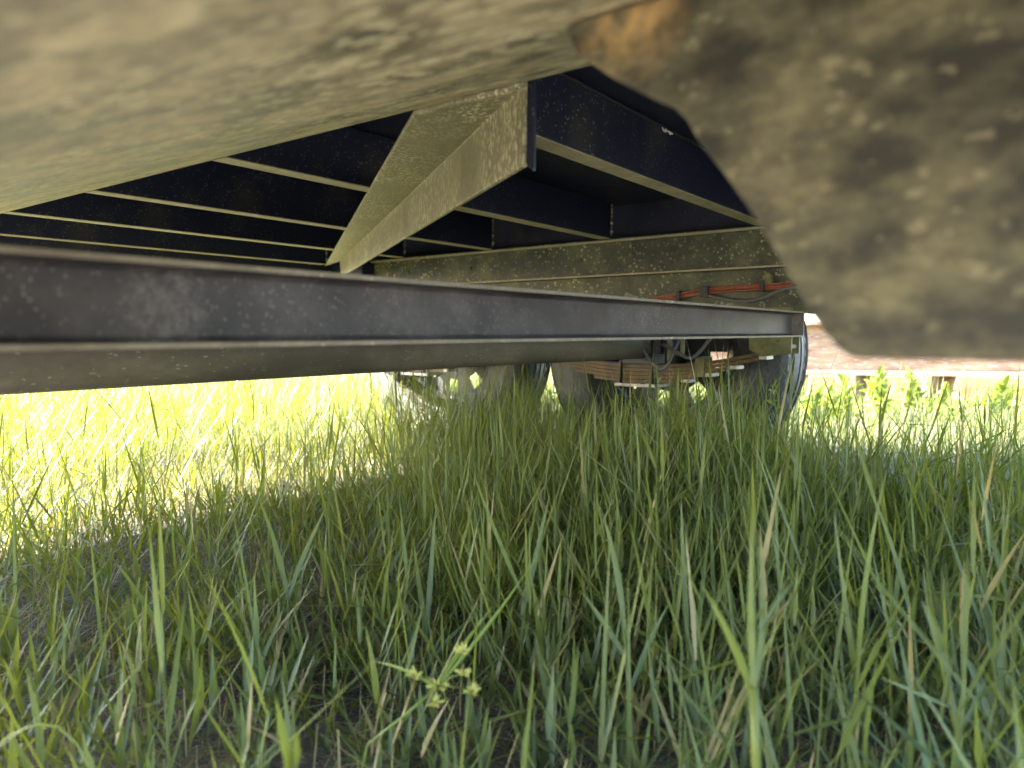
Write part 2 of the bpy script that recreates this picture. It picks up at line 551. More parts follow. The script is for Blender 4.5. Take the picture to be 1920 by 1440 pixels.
# low cross beam: channel opening towards the camera
bv0, bv1, bz0, bz1 = .400, .427, .3905, .4415
bu0, bu1 = -.15, 1.488
beam = obj("cross_beam", prism_u([(bv0, bz0), (bv1, bz0), (bv1, bz1), (bv0, bz1), (bv0, bz1 - .0042), (bv1 - .008, bz1 - .0042), (bv1 - .0045, bz1 - .0072), (bv1 - .0045, bz0 + .007), (bv1 - .008, bz0 + .0038), (bv0, bz0 + .0038)], bu0, bu1), M['beam'], T, bevel=.0007)
beam["label"] = "satin black channel beam crossing low under the trailer with mud smears"
obj("beam_lip", box(bu0, bu1 - .002, bv0 - .0012, bv0 - .0002, bz0 + .0004, bz0 + .0034), M['beamlip'], beam)
obj("beam_lip", box(bu0, bu1 - .002, bv0 - .0012, bv0 - .0002, bz1 - .0036, bz1 - .0004), M['beamlip'], beam)
obj("end_plate", loft([(bu1 + .001, bv0, bz0), (bu1 + .001, bv1, bz0), (bu1 + .001, bv1, bz1), (bu1 + .001, bv0, bz1)], [(bu1 + .005, bv0, bz0), (bu1 + .005, bv1, bz0), (bu1 + .005, bv1, bz1), (bu1 + .005, bv0, bz1)]), M['beamlip'], beam)
# hang posts of the low beam
obj("bolt", tube([(.80, .415, bz1), (.80, .43, bz1 + .006)], .003, 8), M['lip'], T)
# axles, wheels, springs
AX = (.84, 1.63)
R_T = .352
WU = 1.82
def tyre_profile():
    w = .100
    p = [(-w * .72, .205), (-w * .95, .225), (-w * 1.02, .262), (-w * 1.0, .300), (-w * .93, .328), (-w * .84, .342)]
    tread = [-.076, -.052, -.0505, -.044, -.0425, -.018, -.0165, -.010, -.0085, .0085, .010, .0165, .018, .0425, .044, .0505, .052, .076]
    deep = {-.0505, -.044, -.0165, -.010, .010, .0165, .044, .0505}
    for t in tread:
        crown = R_T - 2.0 * t * t / .5
        p.append((t, crown - (.010 if t in deep else 0)))
    p += [(w * .84, .342), (w * .93, .328), (w * 1.0, .300), (w * 1.02, .262), (w * .95, .225), (w * .72, .205)]
    return p

def rim_mesh(cu, cv, cz):
    ring = lathe_u([(-.072, .204), (-.078, .212), (-.070, .214), (-.03, .185), (.03, .185), (.070, .214), (.078, .212), (.072, .204), (.03, .178), (-.03, .178)], (cu, cv, cz), 48)
    V, F = [], []
    n = 96
    def ann(r0, r1, keep):
        for k in range(n):
            if not keep(k):
                continue
            b = len(V)
            for du in (.000, .006):
                for (r, q) in ((r0, k), (r1, k), (r1, k + 1), (r0, k + 1)):
                    a = 2 * PI * q / n
                    V.append((cu + .01 + du, cv + r * math.cos(a), cz + r * math.sin(a)))
            F.extend([(b, b + 1, b + 2, b + 3), (b + 4, b + 5, b + 6, b + 7), (b, b + 1, b + 5, b + 4), (b + 2, b + 3, b + 7, b + 6), (b + 1, b + 2, b + 6, b + 5), (b, b + 3, b + 7, b + 4)])
    ann(.0, .112, lambda k: True)
    ann(.112, .158, lambda k: (k % 12) not in (0, 1, 2, 3, 4))
    ann(.158, .182, lambda k: True)
    return join(ring, (V, F))

def wheel(cv):
    c = (WU, cv, R_T - .004)
    w = bpy.data.objects.new("wheel", None)
    link(w, T, c)
    w.empty_display_size = .1
    ty = obj("tyre", lathe_u(tyre_profile(), c, 96), M['tyre'], w, smooth=False, origin=c)
    # tread sipes cut the ribs: small dark slots standing as raised edge blocks
    sip = []
    for k in range(64):
        a = 2 * PI * k / 64
        for du in (-.062, .062):
            t = Vector((0, -math.sin(a), math.cos(a))) * .007
            n_ = Vector((0, math.cos(a), math.sin(a)))
            base = Vector(c) + Vector((du, 0, 0)) + n_ * (R_T - .016)
            h = n_ * .0022
            sx = Vector((.011, 0, 0)); sk = t * .25
            q = [base - sx - t - sk, base + sx - t + sk, base + sx + t + sk, base - sx + t - sk]
            sip.append(loft([tuple(x) for x in q], [tuple(x + h) for x in q]))
    s = obj("tread_lugs", join(*sip), M['tyre'], ty, origin=c)
    s["kind"] = "stuff"
    r = obj("rim", rim_mesh(*c), M['rim'], w, origin=c)
    h = obj("hub", lathe_u([(-.10, .0), (-.10, .045), (-.03, .052), (.012, .052), (.012, .085), (.02, .085), (.02, .04), (.06, .036), (.062, 0)], c, 24, closed=False), M['black'], w, smooth=False, origin=c)
    return w
w1 = wheel(AX[0])
w2 = w1.copy(); COL.objects.link(w2); w2.parent = T; w2.location = w1.location + Vector((0, AX[1] - AX[0], 0))
for ch in w1.children:
    c = dup_child(ch, w2)
    for g in ch.children:
        dup_child(g, c)

def axle(v):
    r = .037
    zc = .374
    path = [(-.10, v, zc), (.4, v, zc), (1.0, v, zc), (1.58, v, zc - .004), (1.66, v, zc - .005), (1.672, v, zc - .006), (1.68, v, zc - .008)]
    return obj("axle", tube(path, [r, r, r, r, r * .96, r * .85, r * .5], 24), M['axle'], T, smooth=True)
a1 = axle(AX[0])
a2 = dup_child(a1, T, Vector((0, AX[1] - AX[0], 0)))
a1["label"] = "grey dusty axle tube behind the low cross beam"

# leaf springs: five stepped leaves, front hanger, axle seat with u-bolts
SU = 1.655
def spring_z(s):            # s = distance from the axle along v
    return .318 + .062 * (s / .40) ** 2
def leaf_spring(cv):
    sp = bpy.data.objects.new("leaf_spring", None)
    link(sp, T, (SU, cv, .27)); sp.empty_display_size = .1
    for k, half in enumerate((.375, .318, .250, .190, .130)):
        top = []
        for i in range(13):
            s = -half + 2 * half * i / 12
            top.append((cv + s, spring_z(s) - .0095 * k))
        A = [(SU - .022, a, b) for a, b in top] + [(SU - .022, a, b - .0085) for a, b in reversed(top)]
        B = [(SU + .022, y, z) for _, y, z in A]
        lf = obj("leaf", loft(A, B), M['spring'], sp)
        # bright worn ends
        if k:
            e0 = top[0]
            e = obj("leaf_end", box(SU - .0235, SU + .0235, e0[0] - .006, e0[0] + .012, e0[1] - .0098, e0[1] - .0015), M['spring_end'], sp, bevel=.001)
    # clamp band
    s = -.165
    obj("clamp_band", box(SU - .026, SU + .026, cv + s - .012, cv + s + .012, spring_z(s) - .036, spring_z(s) + .012), M['hanger'], sp, bevel=.001)
    # seat and u-bolts
    obj("spring_seat", box(SU - .03, SU + .03, cv - .05, cv + .05, spring_z(0) + .001, .345), M['black'], sp, bevel=.002)
    obj("tie_plate", box(SU - .036, SU + .036, cv - .06, cv + .06, spring_z(0) - .056, spring_z(0) - .048), M['spring_end'], sp, bevel=.001)
    for dv in (-.043, .043):
        obj("u_bolt", tube([(SU - .030, cv + dv, spring_z(0) - .062), (SU - .030, cv + dv, .395), (SU - .018, cv + dv, .413), (SU + .018, cv + dv, .413), (SU + .030, cv + dv, .395), (SU + .030, cv + dv, spring_z(0) - .062)], .006, 8), M['black'], sp, smooth=True)
    # hanger plates
    for du in (-.030, .030):
        hv = cv - .335
        prof = [(hv - .045, .455), (hv + .05, .455), (hv + .05, .36), (hv + .02, .345), (hv - .045, .352)]
        obj("hanger_plate", loft([(SU + du - .003, a, b) for a, b in prof], [(SU + du + .003, a, b) for a, b in prof]), M['hanger'], sp, bevel=.001)
    obj("hanger_bolt", tube([(SU - .040, cv - .345, .385), (SU + .040, cv - .345, .385)], .008, 6), M['hanger'], sp)
    return sp
s1 = leaf_spring(AX[0])
s2 = s1.copy(); COL.objects.link(s2); s2.parent = T; s2.location = s1.location + Vector((0, AX[1] - AX[0], 0))
for ch in s1.children:
    dup_child(ch, s2)
# upright bracket beside the axle
for du in (0,):
    obj("upright_bracket", join(box(1.608, 1.614, .738, .750, .33, .4398), box(1.608, 1.614, .705, .715, .345, .4398), box(1.608, 1.614, .7152, .7378, .345, .352)), M['lip'], T, bevel=.0008)

# brake hoses drooping between rail and axle
for k, (va, vb, zb) in enumerate(((.70, .80, .300), (.62, .74, .33))):
    pth = [(1.60, va, .4398), (1.598, va + .005, .40), (1.596, (va + vb) / 2, zb), (1.597, vb - .01, zb + .03), (1.60, vb + .02, .372)]
    sm = []
    for i in range(len(pth) - 1):
        for q in range(4):
            sm.append(Vector(pth[i]).lerp(Vector(pth[i + 1]), q / 4))
    sm.append(Vector(pth[-1]))
    for _ in range(2):
        sm = [sm[0]] + [(sm[i - 1] + sm[i] * 2 + sm[i + 1]) / 4 for i in range(1, len(sm) - 1)] + [sm[-1]]
    obj("brake_hose", tube(sm, .0045, 8), M['grey_wire'], T, smooth=True)
# wiring along the side plate
W_U = 1.618
main = [(.92, .458), (.82, .476), (.74, .486), (.681, .493), (.62, .499), (.54, .502), (.46, .503), (.38, .502), (.30, .50)]
harness = bpy.data.objects.new("wire_harness", None); link(harness, T, (W_U, .6, .48))
for k, dz in enumerate((0, .0052, -.0050)):
    pth = [(W_U - .002 * (k % 2), a, b + dz + .0012 * math.sin(i * 1.9 + k)) for i, (a, b) in enumerate(main)]
    obj("wire", tube(pth, .0026, 7), M['red_wire'], harness, smooth=True)
g = [(.665, .490), (.64, .483), (.60, .474), (.56, .470), (.53, .474), (.50, .486), (.475, .496), (.44, .499)]
o = obj("cable", tube([(W_U - .004, a, b) for a, b in g], .0038, 8), M['grey_wire'], harness, smooth=True)
for a, b in ((.725, .487), (.665, .495), (.655, .494), (.525, .503)):
    obj("cable_tie", box(W_U - .010, W_U + .009, a - .005, a + .005, b - .012, b + .013), M['black'], harness, bevel=.001)
obj("hook_tab", join(box(1.612, 1.6278, .505, .524, .508, .528), tube([(1.614, .5145, .5275), (1.614, .5145, .533)], .0065, 8)), M['hanger'], T, bevel=.001)

# ------------------------------------------------------------------ rusty girder on timber blocks, right and beyond
FWD = Vector((math.cos(math.radians(37.3)), math.sin(math.radians(37.3)), 0))
RGT = Vector((FWD.y, -FWD.x, 0))
def cam_pt(depth, lat, z):
    p = FWD * depth + RGT * lat
    return Vector((p.x, p.y, z))
def lbox(d0, d1, l0, l1, z0, z1):
    v, f = box(d0, d1, l0, l1, z0, z1)
    return [tuple(cam_pt(a - .20 * (b - 1.7), b, c)) for a, b, c in v], f
D = 4.0
G = empty("steel_girder", cam_pt(D + .1, 1.6, .16), "rusty steel girder lying on timber blocks to the right beyond the wheels", "girder")
o = obj("bottom_flange", lbox(D, D + .22, .25, 4.2, .160, .182), M['rust'], G, bevel=.003)
o = obj("web", lbox(D + .10, D + .114, .25, 4.2, .1822, .440), M['rust'], G)
o = obj("top_flange", lbox(D, D + .22, .25, 4.2, .4402, .462), M['rust'], G, bevel=.003)
blocks = [(1.68, 1.80, "narrow brown timber block under the girder just right of the near wheel"),
          (2.02, 2.18, "timber block half hidden by bright weeds under the middle of the girder"),
          (2.42, 2.86, "wide orange brown timber block at the right end of the girder"),
          (.42, .56, "timber block under the far end of the girder, between the two wheels")]
for l0, l1, lab in blocks:
    b = obj("timber_block", lbox(D - .02, D + .24, l0, l1, -.01, .1598), M['timber'], None, bevel=.006)
    props(b, lab, "timber block", "timber blocks under the girder")

# pale clutter far left beyond the wheel
t = obj("timber_plank", lbox(4.9, 5.1, -.66, -.02, .150, .200), M['cream_timber'], None, bevel=.004)
props(t, "pale cream timber plank lying raised in the sun behind the rear wheel", "plank")
for l0, lab in ((-.60, "short pale post under the left end of the cream plank"), (-.16, "short pale post under the right end of the cream plank")):
    b = obj("post", lbox(4.93, 5.07, l0, l0 + .08, -.01, .1498), M['cream_timber'], None, bevel=.004)
    props(b, lab, "post", "posts under the cream plank")
def lying_tyre(c, R, r):
    pr = [(r * math.cos(2 * PI * k / 14) , R + r * .8 * math.sin(2 * PI * k / 14)) for k in range(14)]
    V, F = [], []
    n = 40
    for k in range(n):
        a = 2 * PI * k / n
        for dz, rr in pr:
            V.append((c[0] + rr * math.cos(a), c[1] + rr * math.sin(a), c[2] + dz))
    for k in range(n):
        for j in range(14):
            F.append((k * 14 + j, k * 14 + (j + 1) % 14, ((k + 1) % n) * 14 + (j + 1) % 14, ((k + 1) % n) * 14 + j))
    return V, F
c = cam_pt(4.5, -.42, .075)
o = obj("tyre", lying_tyre(c, .24, .075), M['tyre'], None, smooth=True)
o.name = "scrap_tyre"
props(o, "old grey tyre lying flat in the sunlit grass below the cream plank", "tyre")

# ------------------------------------------------------------------ grass
class Blades:
    """collects ribbons as numpy arrays and builds one mesh"""
    def __init__(self):
        self.v, self.f4, self.f3, self.t, self.n = [], [], [], [], 0
    def add(self, base, az, tilt, curve, length, width, seg=3, side=None, fold=0.0, rnd=None, g0=0.3, g1=1.0, dry=None, belly=.22, tipw=0.0):
        n = len(base)
        if n == 0:
            return None
        rnd = rng.random(n) if rnd is None else rnd
        dry = np.zeros(n) if dry is None else dry
        g0 = np.broadcast_to(g0, (n,)); g1 = np.broadcast_to(g1, (n,))
        if side is None:
            side = np.stack([-np.sin(az), np.cos(az), np.zeros(n)], 1)
        ncol = 3 if fold else 2
        pos = base.copy()
        step = (length / seg)[:, None]
        rows, tint = [], []
        ends = []
        for i in range(seg + 1):
            s = i / seg
            w = width * (min(1.0, .45 + s / belly * .55) if s < belly else (1 - tipw) * (1 - ((s - belly) / (1 - belly)) ** 1.25) + tipw)
            tl = tilt + curve * s
            d = np.stack([np.sin(tl) * np.cos(az), np.sin(tl) * np.sin(az), np.cos(tl)], 1)
            nrm = np.cross(d, side)
            if i == seg and tipw == 0:
                rows.append([pos.copy()])
            else:
                a = pos - side * (w / 2)[:, None]; b = pos + side * (w / 2)[:, None]
                if fold:
                    rows.append([a + nrm * (w * fold)[:, None], pos.copy(), b + nrm * (w * fold)[:, None]])
                else:
                    rows.append([a, b])
            col = np.stack([rnd, g0 + (g1 - g0) * s, dry, np.ones(n)], 1)
            tint += [col] * len(rows[-1])
            ends.append(pos.copy())
            tl2 = tilt + curve * (s + .5 / seg)
            pos = pos + np.stack([np.sin(tl2) * np.cos(az), np.sin(tl2) * np.sin(az), np.cos(tl2)], 1) * step
        flat = [p for r in rows for p in r]
        per = len(flat)
        self.v.append(np.stack(flat, 1).reshape(-1, 3))
        self.t.append(np.stack(tint, 1).reshape(-1, 4))
        off = self.n + np.arange(n) * per
        start = 0
        for i in range(seg):
            c0, c1 = len(rows[i]), len(rows[i + 1])
            s1 = start + c0
            if c1 == 1:
                for k in range(c0 - 1):
                    self.f3.append(np.stack([off + start + k, off + start + k + 1, off + s1], 1))
            else:
                for k in range(c0 - 1):
                    self.f4.append(np.stack([off + start + k, off + start + k + 1, off + s1 + k + 1, off + s1 + k], 1))
            start = s1
        self.n += n * per
        return ends
    def build(self, name, mat, parent=None, origin=(0, 0, 0)):
        V = np.concatenate(self.v) - np.array(origin)
        Tn = np.concatenate(self.t)
        f4 = np.concatenate(self.f4) if self.f4 else np.zeros((0, 4), int)
        f3 = np.concatenate(self.f3) if self.f3 else np.zeros((0, 3), int)
        me = bpy.data.meshes.new(name)
        me.vertices.add(len(V)); me.vertices.foreach_set("co", V.astype(np.float32).ravel())
        loops = np.concatenate([f4.ravel(), f3.ravel()])
        me.loops.add(len(loops)); me.loops.foreach_set("vertex_index", loops.astype(np.int32))
        npoly = len(f4) + len(f3)
        me.polygons.add(npoly)
        st = np.concatenate([np.arange(len(f4)) * 4, len(f4) * 4 + np.arange(len(f3)) * 3])
        me.polygons.foreach_set("loop_start", st.astype(np.int32))
        me.update(calc_edges=True)
        me.validate()
        at = me.color_attributes.new("tint", 'FLOAT_COLOR', 'POINT')
        at.data.foreach_set("color", Tn.astype(np.float32).ravel())
        me.polygons.foreach_set("use_smooth", np.ones(npoly, bool))
        me.materials.append(mat)
        o = bpy.data.objects.new(name, me)
        link(o, parent, origin)
        return o

def cam_frame(x, y):
    """depth and lateral offset of a ground point seen from the camera"""
    return x * FWD.x + y * FWD.y, x * RGT.x + y * RGT.y

def clear_of_trailer(x, y):
    """no grass through the tyres"""
    hit = np.zeros(len(x), bool)
    for v in AX:
        hit |= (np.abs(x - WU) < .10) & (np.abs(y - v) < .13)
    return ~hit

def shoots(B, x, y, H, nl, lw, seg_s, seg_l, fold, dry_p=.05, lean=.22, leaf_len=(.05, .12), stem_w=.0016, tint_range=(0, 1)):
    n = len(x)
    base = np.stack([x, y, ground_z(x, y) - .004], 1)
    az = rng.random(n) * 2 * PI
    tilt = np.abs(rng.normal(0, lean, n))
    curve = rng.normal(0, .22, n)
    rnd = rng.uniform(tint_range[0], tint_range[1], n)
    dry = (rng.random(n) < dry_p) * rng.uniform(.3, .8, n)
    sa = rng.random(n) * 2 * PI
    side = np.stack([np.cos(sa), np.sin(sa), np.zeros(n)], 1)
    ends = B.add(base, az, tilt, curve, H, np.full(n, stem_w) * rng.uniform(.7, 1.4, n), seg_s, side, 0, rnd, 0.0, .8, dry, belly=.1, tipw=.35)
    la0 = rng.random(n) * 2 * PI
    E = np.stack(ends, 0)
    for k in range(nl):
        t = .30 + .70 * np.clip((k + .6 + rng.uniform(-.35, .35, n)) / nl, .0, 1.0)
        if k == nl - 1:
            t = np.full(n, .98)
        fi = t * seg_s
        i0 = np.minimum(fi.astype(int), seg_s - 1)
        fr = (fi - i0)[:, None]
        p = E[i0, np.arange(n)] * (1 - fr) + E[i0 + 1, np.arange(n)] * fr
        la = la0 + PI * (k % 2) + rng.normal(0, .35, n)
        tl = np.clip(rng.normal(.72, .38, n), .12, 1.6)
        if k == nl - 1:
            tl = np.abs(rng.normal(.32, .26, n))
        ln = rng.uniform(leaf_len[0], leaf_len[1], n) * np.clip(H / .12, .5, 1.1) * (.75 if k == nl - 1 else 1)
        cv = rng.normal(.03, .11, n)
        keep = rng.random(n) < .88
        B.add(p[keep], la[keep], tl[keep], cv[keep], ln[keep], (lw * rng.uniform(.55, 1.25, n))[keep], seg_l, None, fold, np.clip(rnd + rng.normal(0, .15, n), 0, 1)[keep],
              (t * .8 * .7 + .25)[keep], 1.0, np.clip(dry + (rng.random(n) < .04) * .8, 0, 1)[keep])

def sector(n, r0, r1, a0, a1):
    r = np.sqrt(rng.uniform(r0 * r0, r1 * r1, n))
    a = rng.uniform(a0, a1, n)
    a = a + math.radians(37.3)
    return r * np.cos(a), r * np.sin(a)

def density(x, y):
    d, l = cam_frame(x, y)
    k = .35 + 1.0 * value_noise(x, y, 21, .28)
    k = k * (.55 + .75 * value_noise(x, y, 22, .9))
    s = np.clip((l / np.maximum(d, .2) + .22) / .35, 0, 1)          # denser towards the middle and right
    near = np.clip((d - .45) / .5, 0, 1)
    k = k * (.38 + .62 * s) * (.44 + .56 * near)
    k = k * (1 - .45 * np.clip((d - 1.1) / .5, 0, 1) * np.clip((l / np.maximum(d, .2) - .30) / .12, 0, 1))
    return np.clip(k, 0, 1) ** 1.45

def heights(x, y, n):
    d, l = cam_frame(x, y)
    s = np.clip((l / np.maximum(d, .2) + .25) / .45, 0, 1)
    far = np.clip((d - .5) / 1.0, 0, 1)
    h = rng.normal(.090, .024, n) * (.68 + .50 * s) * (.80 + .30 * far)
    h *= 1 - .50 * np.clip((d - 1.9) / .8, 0, 1) * np.clip((l + .2) / .4, 0, 1)
    h *= .8 + .4 * value_noise(x, y, 33, .35)
    tall = rng.random(n) < .03 + .06 * s
    h = np.where(tall, h * rng.uniform(1.4, 2.5, n), h)
    return np.clip(h, .03, .31)

HF = math.radians(44)
def tall_heights(x, y, n):
    d, l = cam_frame(x, y)
    s = np.clip((l / np.maximum(d, .2) + .30) / .40, 0, 1)
    h = rng.normal(.150, .036, n) * (.86 + .18 * s) * (.66 + .46 * np.clip((d - .5) / .8, 0, 1))
    h *= .75 + .5 * value_noise(x, y, 33, .35)
    beyond = np.clip((d - 2.0) / .7, 0, 1) * np.clip((l + .3) / .4, 0, 1)
    h *= 1 - .55 * beyond
    h *= 1 - .68 * np.clip((d - .9) / .5, 0, 1) * np.clip((l / np.maximum(d, .2) - .30) / .12, 0, 1)
    out = rng.random(n) < .08 + .12 * np.clip((l / np.maximum(d, .2) - .2) / .2, 0, 1)
    return np.clip(np.where(out, np.maximum(h * rng.uniform(1.2, 1.7, n), rng.uniform(.13, .26, n) * np.where(d > 2.3, .55, 1)), h), .03, .30)
def low_heights(x, y, n):
    return np.clip(rng.normal(.045, .018, n), .012, .09)
def layer(B, n, r0, r1, a0, a1, nl, lw, ss, sl, fold, hf=tall_heights, hs=1.0, full=False, **kw):
    x, y = sector(n, r0, r1, a0, a1)
    k = (rng.random(n) < (.35 + .65 * density(x, y) if full else density(x, y))) & clear_of_trailer(x, y)
    x, y = x[k], y[k]
    shoots(B, x, y, hf(x, y, len(x)) * hs, nl, lw, ss, sl, fold, **kw)
TALL = dict(leaf_len=(.065, .155), stem_w=.0016, lean=.24)
LOW = dict(leaf_len=(.08, .17), stem_w=.0018, lean=.35, tint_range=(0, .35))
Bn = Blades()
layer(Bn, 800, .45, .8, -HF, HF, 5, .0046, 5, 4, .18, **TALL)
layer(Bn, 4300, .8, 1.5, -HF, HF, 5, .0042, 5, 4, .18, **TALL)
layer(Bn, 12000, 1.5, 2.6, -HF, HF, 5, .0030, 4, 3, 0, **TALL)
layer(Bn, 1200, .45, .95, -HF, HF, 4, .0072, 3, 5, .2, low_heights, full=True, **LOW)
layer(Bn, 3000, .9, 1.7, -HF, HF, 4, .0060, 3, 4, .18, low_heights, full=True, **LOW)
# long straight single blades leaning across the stand
x, y = sector(1500, .55, 2.1, -HF, HF)
kk = (rng.random(len(x)) < .25 + .75 * density(x, y)) & clear_of_trailer(x, y)
x, y = x[kk], y[kk]; m = len(x)
Bn.add(np.stack([x, y, ground_z(x, y) + rng.uniform(0, .05, m)], 1), rng.random(m) * 2 * PI, np.abs(rng.normal(.45, .30, m)), rng.normal(.08, .14, m), rng.uniform(.12, .24, m), rng.uniform(.0022, .0052, m), 5, None, .18, rng.uniform(.3, 1, m), .35, 1.0)
# dead tan stubs between the live stems
x, y = sector(3200, .42, 2.0, -HF, HF)
m = len(x)
Bn.add(np.stack([x, y, ground_z(x, y) - .003], 1), rng.random(m) * 2 * PI, np.abs(rng.normal(.2, .3, m)), rng.normal(.1, .5, m), rng.uniform(.02, .09, m), rng.uniform(.001, .0028, m), 3, None, 0, None, .0, .5, rng.uniform(.6, 1, m), tipw=.5)
grass = Bn.build("grass", M['grass'])
props(grass, "green stiff stemmed grass growing under and around the trailer", None, None, "stuff")
Bf = Blades()
layer(Bf, 15000, 2.6, 5.0, -math.radians(50), math.radians(50), 5, .0045, 3, 2, 0, full=True, leaf_len=(.05, .12), stem_w=.0020)
layer(Bf, 18000, 5.0, 14.0, -math.radians(50), math.radians(60), 3, .011, 2, 2, 0, hs=1.2, full=True, leaf_len=(.09, .2), stem_w=.005)
layer(Bf, 5000, .9, 5.0, math.radians(46), math.radians(130), 3, .006, 2, 2, 0, full=True, leaf_len=(.06, .14))
layer(Bf, 6000, .9, 5.0, -math.radians(150), -math.radians(46), 3, .006, 2, 2, 0, full=True, leaf_len=(.06, .14))
# low fine undergrowth in the sunlit lawn
def carpet(B, n, r0, r1, a0, a1, hmin, hmax, w, seg=2):
    x, y = sector(n, r0, r1, a0, a1)
    k = (rng.random(n) < .45 + .55 * value_noise(x, y, 41, .5)) & clear_of_trailer(x, y)
    x, y = x[k], y[k]; m = len(x)
    B.add(np.stack([x, y, ground_z(x, y) - .003], 1), rng.random(m) * 2 * PI, np.abs(rng.normal(.5, .35, m)), rng.normal(.3, .4, m), rng.uniform(hmin, hmax, m), w * rng.uniform(.6, 1.4, m), seg, None, 0, None, .25, 1.0, (rng.random(m) < .16) * rng.uniform(.4, 1, m))
carpet(Bf, 3500, .42, 1.6, -HF, HF, .02, .06, .0026)
carpet(Bf, 5000, 1.6, 2.3, -HF, HF, .02, .06, .0030)
carpet(Bf, 11000, 1.45, 2.6, .02, HF, .03, .10, .0032)
carpet(Bf, 42000, 2.3, 4.5, -HF, HF, .03, .10, .0038)
carpet(Bf, 36000, 4.5, 12., -HF, HF, .05, .14, .009)
lawn = Bf.build("lawn", M['grass'])
props(lawn, "sunlit lawn of fine short grass beyond and around the trailer", None, None, "stuff")

# dry straw lying on the soil
Bs = Blades()
def litter(n, r0, r1, w, lmin, lmax):
    x, y = sector(n, r0, r1, -HF, HF)
    B_ = np.stack([x, y, ground_z(x, y) + rng.uniform(.001, .010, n)], 1)
    Bs.add(B_, rng.random(n) * 2 * PI, rng.normal(1.5, .16, n), rng.normal(0, .25, n), rng.uniform(lmin, lmax, n), w * rng.uniform(.5, 1.4, n), 3, None, 0, None, .3, 1.0, rng.random(n) * .8, tipw=.3)
litter(5200, .42, 1.5, .0014, .02, .09)
litter(9000, 1.5, 3.6, .0022, .03, .11)
st = Bs.build("straw_litter", M['straw'])
props(st, "dry grey and tan straw lying on the soil between the grass", None, None, "stuff")

# ------------------------------------------------------------------ single plants that stand out
def ray_pt(px, py, dist):
    """point on the ground-fixed line of sight (photo pixels), dist metres of depth away"""
    p = math.radians(4.17)
    f = Vector((FWD.x * math.cos(p), FWD.y * math.cos(p), -math.sin(p)))
    up = RGT.cross(f)
    return Vector((0, 0, CAM_Z)) + (f + RGT * ((px - 960) / 1331) + up * ((720 - py) / 1331)) * dist

def curve_blade(pts, width, fold=.18, rnd=.5, dry=0., g0=.3, tip=True, n=10):
    """a leaf along a smooth curve through pts, as mesh + tint"""
    P = [Vector(p) for p in pts]
    def at(t):
        if len(P) == 2:
            return P[0].lerp(P[1], t)
        a = P[0].lerp(P[1], t); b = P[1].lerp(P[2], t)
        return a.lerp(b, t)
    V, F, Tn = [], [], []
    for i in range(n + 1):
        t = i / n
        p = at(t); d = (at(min(1, t + .02)) - at(max(0, t - .02))).normalized()
        view = (p - Vector((0, 0, CAM_Z))).normalized()
        s = d.cross(view)
        tw = Matrix.Rotation(.7 * (rnd - .5) + .35, 3, d)
        s = tw @ s.normalized()
        nn = d.cross(s)
        w = width * (.6 + .4 * min(1, t / .3)) * ((1 - max(0, (t - .3) / .7) ** 1.7) if tip else 1)
        w = max(w, .0004)
        V += [p - s * w / 2 + nn * w * fold, p, p + s * w / 2 + nn * w * fold]
        Tn += [(rnd, g0 + (1 - g0) * t, dry, 1)] * 3
        if i:
            b = 3 * i
            F += [(b - 3, b - 2, b + 1, b), (b - 2, b - 1, b + 2, b + 1)]
    return [tuple(v) for v in V], F, Tn

def tint_obj(name, parts, mat, parent, origin=None):
    V, F, Tn = [], [], []
    for v, f, t in parts:
        k = len(V)
        V += v; F += [tuple(i + k for i in q) for q in f]; Tn += t
    o = obj(name, (V, F), mat, parent, smooth=True, origin=origin)
    at = o.data.color_attributes.new("tint", 'FLOAT_COLOR', 'POINT')
    at.data.foreach_set("color", [c for t in Tn for c in t])
    return o

def tint_tube(path, r, rnd, dry=0, n=7, g0=0., g1=.9):
    v, f = tube(path, r, n)
    m = len(path)
    t = [(rnd, g0 + (g1 - g0) * (i // n) / max(1, m - 1), dry, 1) for i in range(m * n)]
    return v, f, t

def ground_under(p):
    return Vector((p.x, p.y, float(ground_z(np.array([p.x]), np.array([p.y]))[0])))

def shoot_thing(label, dist, stem_px, leaves, stem_r=.0014, rnd=.6, dry=0., cat="grass shoot", group="single grass shoots in the foreground"):
    """stem_px: bottom and top pixels of the stem; leaves: (pixels from base to tip, width, rnd, depth shift)"""
    top = ray_pt(*stem_px[-1], dist)
    low = ray_pt(*stem_px[0], dist)
    d = low - top
    foot = low + Vector((d.x, d.y, 0)) * .3
    foot = ground_under(foot)
    t = empty("grass_shoot", foot, label, cat, group)
    path = [foot, foot.lerp(low, .6)] if low.z > .02 else [foot]
    path += [ray_pt(x, y, dist) for x, y in stem_px]
    tint_obj("stem", [tint_tube(path, [stem_r * (1.25 - .5 * i / len(path)) for i in range(len(path))], rnd, dry)], M['grass'], t)
    for pix, w, rn, ds in leaves:
        m = len(pix)
        pts = [ray_pt(x, y, dist + ds * (i / (m - 1))) for i, (x, y) in enumerate(pix)]
        tint_obj("leaf", [curve_blade(pts, w, rnd=rn, dry=dry, g0=.5)], M['grass'], t)
    return t

